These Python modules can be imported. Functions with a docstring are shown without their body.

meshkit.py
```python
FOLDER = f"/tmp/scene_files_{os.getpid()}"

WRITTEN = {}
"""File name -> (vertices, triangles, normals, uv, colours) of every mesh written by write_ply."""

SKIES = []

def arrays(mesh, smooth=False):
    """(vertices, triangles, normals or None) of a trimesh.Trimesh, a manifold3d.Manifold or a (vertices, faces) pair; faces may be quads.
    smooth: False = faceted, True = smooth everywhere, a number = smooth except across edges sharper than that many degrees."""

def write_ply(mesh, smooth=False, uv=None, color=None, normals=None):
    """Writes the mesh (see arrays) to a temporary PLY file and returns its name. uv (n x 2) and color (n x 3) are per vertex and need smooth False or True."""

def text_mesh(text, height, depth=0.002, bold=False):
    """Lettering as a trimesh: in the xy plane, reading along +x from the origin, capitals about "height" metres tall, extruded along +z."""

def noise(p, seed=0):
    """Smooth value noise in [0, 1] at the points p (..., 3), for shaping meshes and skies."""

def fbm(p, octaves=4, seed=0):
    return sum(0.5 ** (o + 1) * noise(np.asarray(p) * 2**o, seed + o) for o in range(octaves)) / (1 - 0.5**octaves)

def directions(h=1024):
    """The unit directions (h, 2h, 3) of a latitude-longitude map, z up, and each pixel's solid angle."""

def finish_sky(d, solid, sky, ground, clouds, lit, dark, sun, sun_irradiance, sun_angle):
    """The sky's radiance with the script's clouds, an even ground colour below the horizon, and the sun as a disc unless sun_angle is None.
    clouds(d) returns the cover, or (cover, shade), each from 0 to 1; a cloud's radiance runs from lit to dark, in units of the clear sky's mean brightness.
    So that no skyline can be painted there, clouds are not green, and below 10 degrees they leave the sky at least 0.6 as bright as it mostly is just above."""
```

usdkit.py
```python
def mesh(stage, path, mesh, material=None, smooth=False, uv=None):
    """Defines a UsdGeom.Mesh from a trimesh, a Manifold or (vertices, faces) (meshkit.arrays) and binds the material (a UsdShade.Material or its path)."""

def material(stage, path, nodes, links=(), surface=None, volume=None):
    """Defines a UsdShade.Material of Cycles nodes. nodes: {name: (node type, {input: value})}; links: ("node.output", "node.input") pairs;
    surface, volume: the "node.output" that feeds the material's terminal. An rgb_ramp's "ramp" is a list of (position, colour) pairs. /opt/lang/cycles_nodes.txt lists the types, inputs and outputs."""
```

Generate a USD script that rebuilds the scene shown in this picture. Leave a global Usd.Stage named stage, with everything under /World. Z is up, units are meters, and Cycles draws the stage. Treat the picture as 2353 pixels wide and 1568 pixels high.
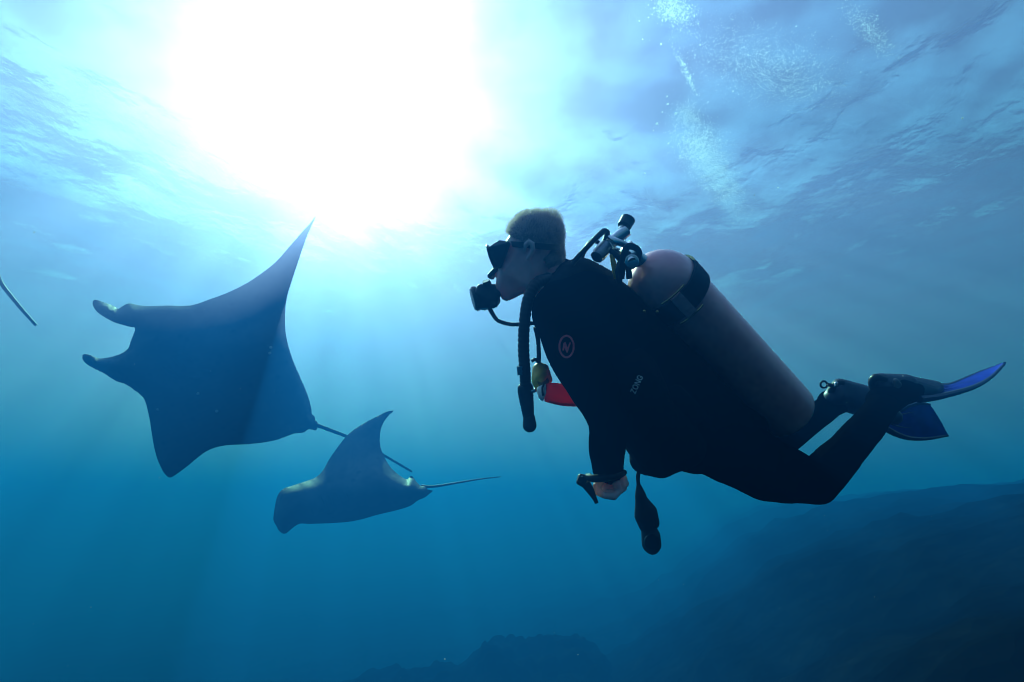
import math, random
import numpy as np, trimesh, manifold3d as m3
import shapely.geometry as sg
from scipy.spatial import Delaunay
import usdkit, meshkit
from pxr import Usd, UsdGeom, UsdLux, UsdShade, Gf, Sdf, Vt

stage = Usd.Stage.CreateInMemory()
UsdGeom.Xform.Define(stage, '/World')
UsdGeom.Scope.Define(stage, '/World/Looks')

# ------------------------------------------------------------------ camera, sky, sun, exposure
PITCH = math.radians(18.0)
F = 1176.5                                   # lens: 90 degrees across a width of 2353 measuring units
RIGHT = np.array([1.0, 0, 0])
FWD = np.array([0, math.cos(PITCH), math.sin(PITCH)])
UP = np.array([0, -math.sin(PITCH), math.cos(PITCH)])
cam = UsdGeom.Camera.Define(stage, '/World/camera')
cam.CreateFocalLengthAttr(18.0)
cam.CreateHorizontalApertureAttr(36.0)
cam.CreateClippingRangeAttr(Gf.Vec2f(0.05, 2000.0))
cam.CreateExposureAttr(2.45)
cam.AddTransformOp().Set(Gf.Matrix4d(*RIGHT, 0, *UP, 0, *(-FWD), 0, 0, 0, 0, 1))


def ray(px, py):
    return RIGHT * ((px - 1176.5) / F) + UP * ((784 - py) / F) + FWD


def at(px, py, d):                           # a point d metres ahead of the lens
    return ray(px, py) * d


SUN = ray(800, 225)
SUN = SUN / np.linalg.norm(SUN)
ELEV, ROT = math.asin(SUN[2]), math.atan2(SUN[0], SUN[1])
usdkit.material(stage, '/World/Looks/sky', {
    'sky': ('sky_texture', {'sky_type': 'single_scattering', 'sun_disc': False, 'sun_elevation': ELEV, 'sun_rotation': ROT, 'altitude': 0.0}),
    'bg': ('background_shader', {'strength': 0.05})}, [('sky.color', 'bg.color')], surface='bg.background')
dome = UsdLux.DomeLight.Define(stage, '/World/sky')
UsdShade.MaterialBindingAPI.Apply(dome.GetPrim()).Bind(UsdShade.Material.Get(stage, '/World/Looks/sky'))
dome.GetPrim().SetCustomDataByKey('kind', 'structure')
sun = UsdLux.DistantLight.Define(stage, '/World/sun')
sun.CreateNormalizeAttr(True)
sun.CreateIntensityAttr(1.25)
sun.CreateAngleAttr(0.5)
sun.CreateColorAttr(Gf.Vec3f(1.0, 0.96, 0.9))
_x = np.cross([0, 0, 1.0], SUN); _x /= np.linalg.norm(_x)
sun.AddTransformOp().Set(Gf.Matrix4d(*_x, 0, *np.cross(SUN, _x), 0, *SUN, 0, 0, 0, 0, 1))

# ------------------------------------------------------------------ helpers
def material(name, *a, **k):
    usdkit.material(stage, '/World/Looks/' + name, *a, **k)
    return '/World/Looks/' + name


TAKEN = {}


def numbered(parent, name):
    n = TAKEN.get((parent, name), -1) + 1
    TAKEN[(parent, name)] = n
    return f'{parent}/{name}' if n == 0 else f'{parent}/{name}_{n:03d}'


ORIGIN = {}


def tag(prim, **data):
    for k, v in data.items():
        if v:
            prim.SetCustomDataByKey(k, v)


def thing(name, label, category, loc, group=None):
    path = numbered('/World', name)
    x = UsdGeom.Xform.Define(stage, path)
    x.AddTranslateOp().Set(Gf.Vec3d(*map(float, loc)))
    ORIGIN[path] = np.asarray(loc, float)
    tag(x.GetPrim(), label=label, category=category, group=group)
    return path


def part(name, mesh, mat, parent='/World', smooth=40, **data):
    """One mesh, given in world coordinates, under a thing or a part."""
    path = numbered(parent, name)
    top = '/'.join(path.split('/')[:3])
    if hasattr(mesh, 'to_mesh'):
        m = mesh.to_mesh(); mesh = trimesh.Trimesh(m.vert_properties[:, :3], m.tri_verts, process=False)
    if isinstance(mesh, (tuple, list)):
        v, f = np.asarray(mesh[0], float), np.asarray(mesh[1], int)
        if f.shape[1] == 4:
            f = np.vstack([f[:, [0, 1, 2]], f[:, [0, 2, 3]]])
        mesh = trimesh.Trimesh(v, f, process=False)
    mesh = mesh.copy(); mesh.vertices = mesh.vertices - ORIGIN.get(top, np.zeros(3))
    m = usdkit.mesh(stage, path, mesh, mat, smooth=smooth)
    tag(m.GetPrim(), **data)
    return path


def spline(pts, n=8):
    p = np.asarray(pts, float)
    if len(p) < 3:
        return np.linspace(p[0], p[-1], n + 1)
    q = np.vstack([2 * p[0] - p[1], p, 2 * p[-1] - p[-2]])
    out = []
    for i in range(1, len(q) - 2):
        for t in np.arange(n) / n:
            a, b, c, d = q[i - 1], q[i], q[i + 1], q[i + 2]
            out.append(0.5 * (2 * b + (c - a) * t + (2 * a - 5 * b + 4 * c - d) * t * t + (3 * b - a - 3 * c + d) * t ** 3))
    return np.array(out + [p[-1]])


def tube(pts, r, sides=12, n=6, squash=None):
    """A closed round tube along a spline; r one radius or one per given point. Points are rows of (x, y, z)."""
    p = np.asarray(pts, float)
    rr = np.broadcast_to(np.asarray(r, float), (len(p),))
    full = spline(np.hstack([p, rr[:, None]]), n)
    p, rr = full[:, :3], np.maximum(full[:, 3], 1e-4)
    t = np.gradient(p, axis=0); t /= np.linalg.norm(t, axis=1, keepdims=True) + 1e-12
    ref = np.array([0.31, 0.2, 0.93]); a = np.cross(t[0], ref); a /= np.linalg.norm(a)
    rings = []
    ang = np.arange(sides) * 2 * np.pi / sides
    for k in range(len(p)):
        a = a - t[k] * (a @ t[k]); a /= np.linalg.norm(a); b = np.cross(t[k], a)
        rings.append(p[k] + rr[k] * (np.cos(ang)[:, None] * a + np.sin(ang)[:, None] * b))
    v = np.vstack(rings + [p[:1], p[-1:]]); m, s = len(p), sides
    f = []
    for k in range(m - 1):
        for j in range(s):
            q = [k * s + j, k * s + (j + 1) % s, (k + 1) * s + (j + 1) % s, (k + 1) * s + j]
            f += [[q[0], q[1], q[2]], [q[0], q[2], q[3]]]
    for j in range(s):
        f += [[m * s, (j + 1) % s, j], [m * s + 1, (m - 1) * s + j, (m - 1) * s + (j + 1) % s]]
    return trimesh.Trimesh(v, f, process=False)


def pxtube(pts, r_px, **k):
    """A tube through (px, py, depth) points with its radius in measuring units at that depth."""
    r_px = np.broadcast_to(np.asarray(r_px, float), (len(pts),))
    return tube([at(*p) for p in pts], [r * p[2] / F for r, p in zip(r_px, pts)], **k)


def ball(px, py, d, r):
    return m3.Manifold.sphere(r * d / F, 24).translate(at(px, py, d).tolist())


def hull(*j):
    """The rounded convex piece around joints (px, py, depth, radius in measuring units)."""
    return m3.Manifold.batch_hull([ball(*x) for x in j])


def blend(pieces, edge=0.012, rounds=14):
    m = pieces[0]
    for p in pieces[1:]:
        m = m + p
    m = m.refine_to_length(edge).to_mesh()
    t = trimesh.Trimesh(m.vert_properties[:, :3], m.tri_verts, process=True)
    trimesh.smoothing.filter_taubin(t, lamb=0.5, nu=0.53, iterations=rounds)
    return t


def rough(mesh, amount, scale, seed=0):
    n = mesh.vertex_normals
    mesh.vertices = mesh.vertices + n * ((meshkit.fbm(mesh.vertices * scale, 4, seed) - 0.5) * 2 * amount)[:, None]
    return mesh


def frame(axis, hint=(0.2, -0.9, 0.35)):
    z = np.asarray(axis, float); z = z / np.linalg.norm(z)
    x = np.asarray(hint, float); x = x - z * (x @ z); x /= np.linalg.norm(x)
    return x, np.cross(z, x), z


def revolve(profile, base, axis, sides=48, hint=(0.2, -0.9, 0.35)):
    """A closed turned solid: profile rows are (distance along the axis, radius)."""
    x, y, z = frame(axis, hint)
    ang = np.arange(sides) * 2 * np.pi / sides
    pr = np.asarray(profile, float); m, s = len(pr), sides
    v = [np.asarray(base) + z * h + max(r, 1e-5) * (np.cos(ang)[:, None] * x + np.sin(ang)[:, None] * y) for h, r in pr]
    v = np.vstack(v + [[np.asarray(base) + z * pr[0, 0]], [np.asarray(base) + z * pr[-1, 0]]])
    f = []
    for k in range(m - 1):
        for j in range(s):
            q = [k * s + j, k * s + (j + 1) % s, (k + 1) * s + (j + 1) % s, (k + 1) * s + j]
            f += [[q[0], q[1], q[2]], [q[0], q[2], q[3]]]
    for j in range(s):
        f += [[m * s, (j + 1) % s, j], [m * s + 1, (m - 1) * s + j, (m - 1) * s + (j + 1) % s]]
    return trimesh.Trimesh(v, f, process=False)


def arc_band(base, axis, h0, h1, r0, r1, a0, a1, n=24, hint=(0.2, -0.9, 0.35)):
    """A closed piece of a ring round an axis, from angle a0 to a1 (degrees from the hint direction)."""
    x, y, z = frame(axis, hint)
    ang = np.radians(np.linspace(a0, a1, n)); v = []
    for a in ang:
        u = math.cos(a) * x + math.sin(a) * y
        v += [base + z * h0 + u * r0, base + z * h1 + u * r0, base + z * h1 + u * r1, base + z * h0 + u * r1]
    f = []
    for k in range(n - 1):
        for j in range(4):
            q = [k * 4 + j, k * 4 + (j + 1) % 4, (k + 1) * 4 + (j + 1) % 4, (k + 1) * 4 + j]
            f += [[q[0], q[1], q[2]], [q[0], q[2], q[3]]]
    e = (n - 1) * 4
    f += [[0, 2, 1], [0, 3, 2], [e, e + 1, e + 2], [e, e + 2, e + 3]]
    m = trimesh.Trimesh(np.array(v), f, process=False); m.fix_normals()
    return m


def draped(mesh, target, lift):
    """Lays a flat mesh whose vertices are (px, py, height) onto a surface seen from the lens side, height above it in metres."""
    v = np.asarray(mesh.vertices, float)
    dirs = np.array([ray(a, b) for a, b in v[:, :2]]); dirs /= np.linalg.norm(dirs, axis=1, keepdims=True)
    loc, idx, tri = target.ray.intersects_location(np.zeros_like(dirs), dirs, multiple_hits=False)
    out = np.full((len(v), 3), np.nan); nor = np.zeros((len(v), 3))
    out[idx] = loc; nor[idx] = target.face_normals[tri]
    ok = ~np.isnan(out[:, 0])
    mean = np.linalg.norm(out[ok], axis=1).mean(); out[~ok] = dirs[~ok] * mean; nor[~ok] = -dirs[~ok]
    flat = nor[ok].mean(0); flat /= np.linalg.norm(flat)
    m = mesh.copy(); m.vertices = out + flat * (lift + v[:, 2:3])
    m.fix_normals()
    return m


def loft(a, b, thick, n=5, cols=10):
    """A closed plate between two edge curves (rows of px, py, depth), thick metres through; returns the mesh and the two edges in metres."""
    A, B = spline([at(*p) for p in a], n), spline([at(*p) for p in b], n)
    m = len(A); w = np.linspace(0, 1, cols)
    S = A[:, None] * (1 - w)[None, :, None] + B[:, None] * w[None, :, None]
    du, dv = np.gradient(S, axis=0), np.gradient(S, axis=1)
    nr = np.cross(du, dv); nr /= np.linalg.norm(nr, axis=2, keepdims=True) + 1e-12
    bow = np.sin(w * np.pi)[None, :, None]
    t, u = S + nr * thick * (0.35 + 0.3 * bow), S - nr * thick * (0.35 + 0.3 * bow)
    v = np.vstack([t.reshape(-1, 3), u.reshape(-1, 3)]); i = np.arange(m * cols).reshape(m, cols); o = m * cols
    q = np.stack([i[:-1, :-1], i[:-1, 1:], i[1:, 1:], i[1:, :-1]], -1).reshape(-1, 4)
    rim = np.concatenate([i[0, :], i[1:, -1], i[-1, -2::-1], i[-2:0:-1, 0]]); nx = np.roll(rim, -1)
    f = np.vstack([q, (q + o)[:, ::-1], np.stack([rim, rim + o, nx + o, nx], -1)])
    me = trimesh.Trimesh(v, np.vstack([f[:, [0, 1, 2]], f[:, [0, 2, 3]]]), process=False); me.fix_normals()
    return me, A, B, S


def join(*m):
    return trimesh.util.concatenate(list(m))

# ------------------------------------------------------------------ the setting: water surface, seabed, reef slope, reef outcrop, sea water
SURF = 6.0


def grid(ext, n, power):
    u = np.linspace(-1, 1, n); u = np.sign(u) * np.abs(u) ** power * ext
    X, Y = np.meshgrid(u, u); i = np.arange(n * n).reshape(n, n)
    return X, Y, np.stack([i[:-1, :-1], i[:-1, 1:], i[1:, 1:], i[1:, :-1]], -1).reshape(-1, 4)


X, Y, f = grid(120.0, 620, 2.3)
P = np.stack([X, Y, 0 * X], -1)
Z = (SURF + 0.24 * (meshkit.fbm(P * [0.30, 0.20, 1], 2, 11) - 0.5) * 2
     + 0.10 * (meshkit.fbm(P * [1.1, 0.8, 1] + 40, 3, 5) - 0.5) * 2
     + 0.035 * (meshkit.fbm(P * [3.9, 3.1, 1] + 9, 2, 8) - 0.5) * 2)
water_surface = material('water_surface', {
    'geo': ('geometry', {}), 'n': ('noise_texture', {'scale': 4.5, 'detail': 4.0, 'roughness': 0.5}),
    'b': ('bump', {'strength': 0.4, 'distance': 0.06}),
    'c': ('noise_texture', {'scale': 1.15, 'detail': 4.0, 'roughness': 0.5}), 'cr': ('rgb_ramp', {'ramp': [(0.38, (0.42, 0.42, 0.42)), (0.62, (0.86, 0.86, 0.86))]}),  # noise in the transmitted colour imitates wave-focused light shafts
    'f': ('fresnel', {'IOR': 1.135}), 't': ('transparent_bsdf', {}), 'g': ('glossy_bsdf', {'color': (1, 1, 1), 'roughness': 0.12}), 'm': ('mix_closure', {})},
    [('geo.position', 'n.vector'), ('geo.position', 'c.vector'), ('c.fac', 'cr.fac'), ('cr.color', 't.color'), ('n.fac', 'b.height'), ('b.normal', 'f.normal'), ('b.normal', 'g.normal'),
     ('f.fac', 'm.fac'), ('t.BSDF', 'm.closure1'), ('g.BSDF', 'm.closure2')], surface='m.closure')
part('water_surface', (np.stack([X, Y, Z], -1).reshape(-1, 3), f), water_surface, smooth=True, kind='structure')

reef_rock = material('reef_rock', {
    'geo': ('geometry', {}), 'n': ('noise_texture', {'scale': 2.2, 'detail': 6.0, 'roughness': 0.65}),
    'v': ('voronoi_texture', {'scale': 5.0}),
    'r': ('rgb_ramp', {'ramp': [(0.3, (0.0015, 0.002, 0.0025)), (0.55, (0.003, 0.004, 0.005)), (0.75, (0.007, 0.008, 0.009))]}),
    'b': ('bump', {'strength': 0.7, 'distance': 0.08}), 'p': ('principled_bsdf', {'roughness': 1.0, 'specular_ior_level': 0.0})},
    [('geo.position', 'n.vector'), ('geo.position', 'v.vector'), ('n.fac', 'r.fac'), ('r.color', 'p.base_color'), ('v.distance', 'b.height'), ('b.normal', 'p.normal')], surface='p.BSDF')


def ground(x, y):
    s = x - 0.35 * (y - 3)
    z = np.interp(s, [-40, -14, -6, -1.2, 0.5, 2.0, 3.8, 6, 10, 16], [-5.2, -4.3, -3.7, -2.75, -1.8, -0.78, -0.15, 0.3, 0.6, 0.7])
    p = np.stack([x, y, 0 * x], -1)
    return z + 0.32 * (meshkit.fbm(p * 0.45, 4, 3) - 0.5) * 2 + 0.16 * (meshkit.fbm(p * 2.1, 4, 17) - 0.5) * 2


X, Y, f = grid(120.0, 420, 2.4)
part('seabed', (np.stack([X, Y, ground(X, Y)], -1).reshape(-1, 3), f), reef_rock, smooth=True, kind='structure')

# a low reef outcrop straight ahead, with a flat top and a long low shoulder to its left
u, w = np.meshgrid(np.linspace(-6.0, 3.4, 190), np.linspace(-2.6, 2.6, 90))
top = np.interp(u, [-6.0, -5.0, -3.6, -2.6, -1.5, -0.95, -0.5, 0.9, 1.3, 2.0, 2.7, 3.4], [0, 0.35, 0.75, 0.92, 1.0, 1.14, 1.52, 1.50, 1.34, 0.95, 0.5, 0.0])
p = np.stack([u, w, 0 * u], -1)
hgt = top * np.clip(1 - (np.abs(w) / 2.6) ** 3, 0, 1) + np.clip(top, 0, 1) * np.clip(1 - (np.abs(w) / 2.6) ** 3, 0, 1) * (0.30 * (meshkit.fbm(p * 1.3, 4, 2) - 0.5) * 2 + 0.16 * (meshkit.fbm(p * 5.0, 3, 6) - 0.5) * 2)
MX, MY = 0.15, 8.6
gx, gy = u + MX, w + MY
base = ground(gx, gy)
zc = -3.55 + 0 * gx
zz = np.maximum(zc, base - 0.3) * 0 + np.where(hgt > 0, np.minimum(zc, base) + (zc - np.minimum(zc, base)) * np.clip(hgt / 0.25, 0, 1) + hgt, base - 0.25)
i = np.arange(u.size).reshape(u.shape)
oc = thing('reef_outcrop', 'low dark rocky reef outcrop with a flat top rising from the seabed at bottom centre', 'reef', (MX, MY, -4.2))
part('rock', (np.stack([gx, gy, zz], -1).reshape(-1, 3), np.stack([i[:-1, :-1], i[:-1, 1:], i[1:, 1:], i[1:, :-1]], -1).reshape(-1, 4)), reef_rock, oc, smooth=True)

# the sea water itself: even, blue, scattering forwards, with red light lost first
haze = material('haze', {
    'a': ('principled_volume', {'color': (0.05, 0.20, 0.95), 'density': 0.012, 'anisotropy': 0.95, 'absorption_color': (1, 1, 1)}),
    'b': ('principled_volume', {'color': (0.003, 0.066, 0.33), 'density': 0.25, 'anisotropy': 0.30, 'absorption_color': (0.20, 0.54, 0.76)}),
    's': ('add_closure', {})}, [('a.volume', 's.closure1'), ('b.volume', 's.closure2')], volume='s.closure')
box = trimesh.creation.box([250, 250, SURF + 1.2 + 12.5]); box.apply_translation([0, 0, (SURF + 1.2 - 12.5) / 2])
part('haze', box, haze, smooth=False, kind='stuff', label='clear blue sea water that thickens with distance', category='water')
glow_volume = material('added_glow_layer', {'a': ('principled_volume', {'color': (0.60, 0.28, 0.38), 'density': 0.105, 'anisotropy': 0.85, 'absorption_color': (1, 1, 1)})}, volume='a.volume')  # extra volume added to whiten the glow around the sun
box = trimesh.creation.box([240, 240, 3.9]); box.apply_translation([0, 0, 1.45 + 1.95])
part('added_glow_layer', box, glow_volume, smooth=False, kind='stuff', label='added scattering layer under the sea surface that whitens the sun glow', category='water')

# ------------------------------------------------------------------ manta rays
manta_skin = material('manta_skin', {
    'geo': ('geometry', {}), 'n': ('noise_texture', {'scale': 3.0, 'detail': 5.0, 'roughness': 0.6}), 'v': ('voronoi_texture', {'scale': 7.0, 'randomness': 1.0}),
    'r': ('rgb_ramp', {'ramp': [(0.38, (0.020, 0.024, 0.027)), (0.58, (0.062, 0.072, 0.078))]}),
    'q': ('rgb_ramp', {'ramp': [(0.10, (0.25, 0.25, 0.25)), (0.22, (1, 1, 1))]}), 'x': ('mix_color', {'blend_type': 'multiply', 'fac': 1.0}),
    'b': ('bump', {'strength': 0.25, 'distance': 0.02}), 'p': ('principled_bsdf', {'roughness': 0.6, 'specular_ior_level': 0.3})},
    [('geo.position', 'n.vector'), ('geo.position', 'v.vector'), ('n.fac', 'r.fac'), ('v.distance', 'q.fac'), ('r.color', 'x.a'), ('q.color', 'x.b'),
     ('x.result', 'p.base_color'), ('n.fac', 'b.height'), ('b.normal', 'p.normal')], surface='p.BSDF')
gill_dark = material('gill_dark', {'p': ('principled_bsdf', {'base_color': (0.006, 0.007, 0.008), 'roughness': 0.8})}, surface='p.BSDF')


def ray_body(outline, depth, thick, reach, step=9.0):
    """A solid animal from the outline of its disc: depth(px, py) places the disc in space, thick(px, py) is the half thickness inland of the edge."""
    poly = sg.Polygon(spline(np.vstack([outline, outline[:1]]), 3)[:-1]).buffer(0)
    if poly.geom_type != 'Polygon':
        poly = max(poly.geoms, key=lambda g: g.area)
    ring = np.array([poly.exterior.interpolate(s).coords[0] for s in np.arange(0, poly.length, step * 0.55)])
    x0, y0, x1, y1 = poly.bounds
    gx, gy = np.meshgrid(np.arange(x0, x1, step), np.arange(y0, y1, step)); gx[1::2] += step / 2
    core = poly.buffer(-step * 0.5)
    inner = np.array([q for q in np.stack([gx.ravel(), gy.ravel()], 1) if core.contains(sg.Point(q))])
    pts = np.vstack([ring, inner]); tri = Delaunay(pts).simplices
    cen = pts[tri].mean(1); tri = tri[[poly.contains(sg.Point(c)) for c in cen]]
    d2 = pts[tri]; area = (d2[:, 1, 0] - d2[:, 0, 0]) * (d2[:, 2, 1] - d2[:, 0, 1]) - (d2[:, 2, 0] - d2[:, 0, 0]) * (d2[:, 1, 1] - d2[:, 0, 1])
    tri[area < 0] = tri[area < 0][:, ::-1]
    far = np.array([poly.exterior.distance(sg.Point(q)) for q in pts]); far[:len(ring)] = 0
    prof = np.sqrt(1 - (1 - np.clip(far / reach, 0, 1)) ** 2)
    D = depth(pts[:, 0], pts[:, 1]); T = thick(pts[:, 0], pts[:, 1]) * prof
    R = np.array([ray(a, b) for a, b in pts])
    near, back = R * (D - T)[:, None], R * (D + T * 0.9)[:, None]
    k = len(pts); nr = len(ring); a = np.arange(nr); b = (a + 1) % nr
    T0 = 0.006 * R[:nr] / np.linalg.norm(R[:nr], axis=1, keepdims=True)
    near[:nr] -= T0; back[:nr] += T0
    f = np.vstack([tri, tri[:, ::-1] + k, np.stack([a, b, b + k], 1), np.stack([a, b + k, a + k], 1)])
    m = trimesh.Trimesh(np.vstack([near, back]), f, process=False); m.fix_normals()
    return m


def z1(rows, oy):
    return np.array([((250 + x * 0.4253) / 1.632, (oy + y * 0.4253) / 1.632) for x, y in rows])


big = np.vstack([z1([(455, 892), (400, 860), (320, 830), (245, 810), (228, 840), (245, 890), (290, 935), (380, 990), (450, 1020), (560, 1050), (600, 1056), (600, 1085), (560, 1190), (545, 1235), (500, 1275), (430, 1305), (330, 1325), (275, 1325), (200, 1295), (150, 1290), (138, 1315), (160, 1365), (230, 1410), (340, 1465), (430, 1525)], 780),
                 z1([(520, 568), (600, 620), (665, 675), (690, 712), (715, 800), (735, 900), (760, 1060), (790, 1200), (840, 1320), (880, 1375), (905, 1390), (940, 1380), (1040, 1310), (1200, 1180), (1300, 1130), (1420, 1105), (1580, 1098), (1750, 1080), (1880, 1050), (2000, 1005), (2085, 995), (2135, 965), (2195, 975), (2215, 945), (2195, 900), (2185, 850), (2160, 830), (2155, 770), (2120, 650), (2060, 510), (2000, 370), (1960, 250), (1945, 190)], 1200),
                 z1([(1930, 1090), (1925, 950), (1940, 800), (1980, 660), (2040, 480), (2120, 250), (2200, 70), (2150, 130), (2060, 230), (1960, 345), (1840, 480), (1700, 590), (1560, 680), (1400, 755), (1250, 810), (1090, 862), (900, 862), (720, 866), (640, 860), (560, 842), (520, 852)], 780)])


def big_depth(px, py):
    a = (py - 800) / 300.0                                          # along the span: lower wing -1 .. upper wing
    return 5.0 + 0.9 * np.clip(-a, 0, 2) ** 1.5 + 0.12 * np.clip(a, 0, 2) ** 2 + 0.0009 * (px - 520)


def big_thick(px, py):
    a = (py - 800 - 0.28 * (px - 480)) / 210.0
    return 0.05 + 0.17 * np.exp(-a * a)


def tail_of(points, r0, r1):
    r = np.linspace(r0, r1, len(points))
    return pxtube(points, r, sides=8, n=8)


def gill(parent, rows, depth, half, thick):
    for x0, y0, x1, y1 in rows:
        pts = [at(x0 + (x1 - x0) * t + 3 * math.sin(math.pi * t), y0 + (y1 - y0) * t, float(depth(x0 + (x1 - x0) * t, y0 + (y1 - y0) * t) - thick(x0 + (x1 - x0) * t, y0 + (y1 - y0) * t)) - 0.004) for t in np.linspace(0, 1, 5)]
        part('gill_slit', tube(pts, np.array([0.25, 0.8, 1.0, 0.8, 0.25]) * half, sides=8, n=3), gill_dark, parent)


SCHOOL = 'manta rays swimming ahead of the diver'
c = at(520, 820, 5.1)
manta = thing('manta_ray', 'largest manta ray with one wing raised towards the sun and both head fins spread', 'manta ray', c, SCHOOL)
body = ray_body(big, big_depth, big_thick, 70.0)
tail = tail_of([(712, 972, 5.2), (735, 980, 5.22), (800, 1005, 5.5), (870, 1040, 5.8), (946, 1084, 6.1)], 5.0, 2.4)
stub = m3.Manifold.batch_hull([ball(706, 968, 5.2, 11), ball(722, 975, 5.2, 8)])
sm = stub.to_mesh()
part('body', join(body, tail, trimesh.Trimesh(sm.vert_properties[:, :3], sm.tri_verts)), manta_skin, manta, smooth=50)
gill(manta, [(390, 822, 425, 850), (405, 808, 445, 835), (372, 840, 408, 870), (434, 868, 462, 872), (458, 850, 488, 856)], big_depth, 0.018, big_thick)
white_spot = material('pale_spot', {'p': ('principled_bsdf', {'base_color': (0.5, 0.5, 0.5), 'roughness': 0.6})}, surface='p.BSDF')
for sx, sy in [(363, 941), (705, 965), (622, 799), (620, 812), (498, 945), (455, 905)]:
    part('pale_spot', hull((sx, sy, float(big_depth(sx, sy) - 0.98 * big_thick(sx, sy) - 0.012) if sx not in (363, 705) else float(big_depth(sx, sy)) - 0.10, 3.4)), white_spot, manta)


def z3(rows):
    return np.array([((950 + x * 0.4253) / 1.632, (1450 + y * 0.4253) / 1.632) for x, y in rows])


small = z3([(175, 1170), (185, 1090), (210, 970), (260, 905), (330, 880), (450, 840), (545, 805), (610, 745), (670, 640), (740, 540), (810, 450), (880, 385), (990, 315), (1120, 250), (1180, 220), (1240, 215), (1200, 250), (1160, 300), (1130, 360), (1115, 440), (1120, 530), (1150, 610), (1200, 700), (1270, 770), (1350, 820), (1380, 795), (1400, 788), (1430, 830), (1475, 875), (1545, 880), (1530, 905), (1585, 920), (1560, 940), (1510, 980), (1450, 1005), (1380, 1055), (1250, 1095), (1100, 1130), (960, 1170), (830, 1195), (680, 1205), (500, 1212), (410, 1210), (350, 1245), (290, 1295), (255, 1295), (220, 1265), (210, 1240), (185, 1200)])


def small_depth(px, py):
    return 4.9 + 0.55 * np.clip((1130 - py) / 170.0, 0, 2) ** 1.4 + 0.0006 * (px - 780)


def small_thick(px, py):
    a = (py - 1150 + 0.28 * (px - 780)) / 75.0
    return 0.045 + 0.2 * np.exp(-a * a)


c = at(780, 1130, 5.0)
manta = thing('manta_ray', 'smaller manta ray below the largest one, seen from the side with rolled head fins', 'manta ray', c, SCHOOL)
body = ray_body(small, small_depth, small_thick, 48.0)
tail = tail_of([(968, 1118, 5.05), (1000, 1118, 5.06), (1050, 1110, 5.1), (1105, 1101, 5.2), (1150, 1096, 5.3)], 3.6, 0.9)
wing = m3.Manifold.batch_hull([ball(760, 1165, 5.0, 10), ball(860, 1140, 5.0, 10), ball(820, 1148, 5.9, 3)]).to_mesh()
part('body', join(body, tail, trimesh.Trimesh(wing.vert_properties[:, :3], wing.tri_verts)), manta_skin, manta, smooth=50)
gill(manta, [(735, 1138, 747, 1168), (752, 1134, 764, 1164), (769, 1130, 781, 1160), (786, 1127, 797, 1155)], small_depth, 0.010, small_thick)

# the third one is mostly outside the picture: only its tail reaches in
c = at(-120, 560, 4.6)
manta = thing('manta_ray', 'manta ray of which only the thin dark tail shows at the left edge', 'manta ray', c, SCHOOL)
lost = np.array([(x * 0.6 - 440, y * 0.6 + 20) for x, y in big]) + [0, 0]
body = ray_body(lost, lambda px, py: 4.5 + 0.5 * np.clip((500 - py) / 180.0, 0, 2), lambda px, py: 0.05 + 0.14 * np.exp(-((py - 520) / 110.0) ** 2), 42.0)
tail = tail_of([(-14, 602, 4.5), (0, 646, 4.5), (26, 682, 4.5), (55, 717, 4.52), (83, 748, 4.55)], 4.6, 3.0)
part('body', join(body, tail), manta_skin, manta, smooth=50)
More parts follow.
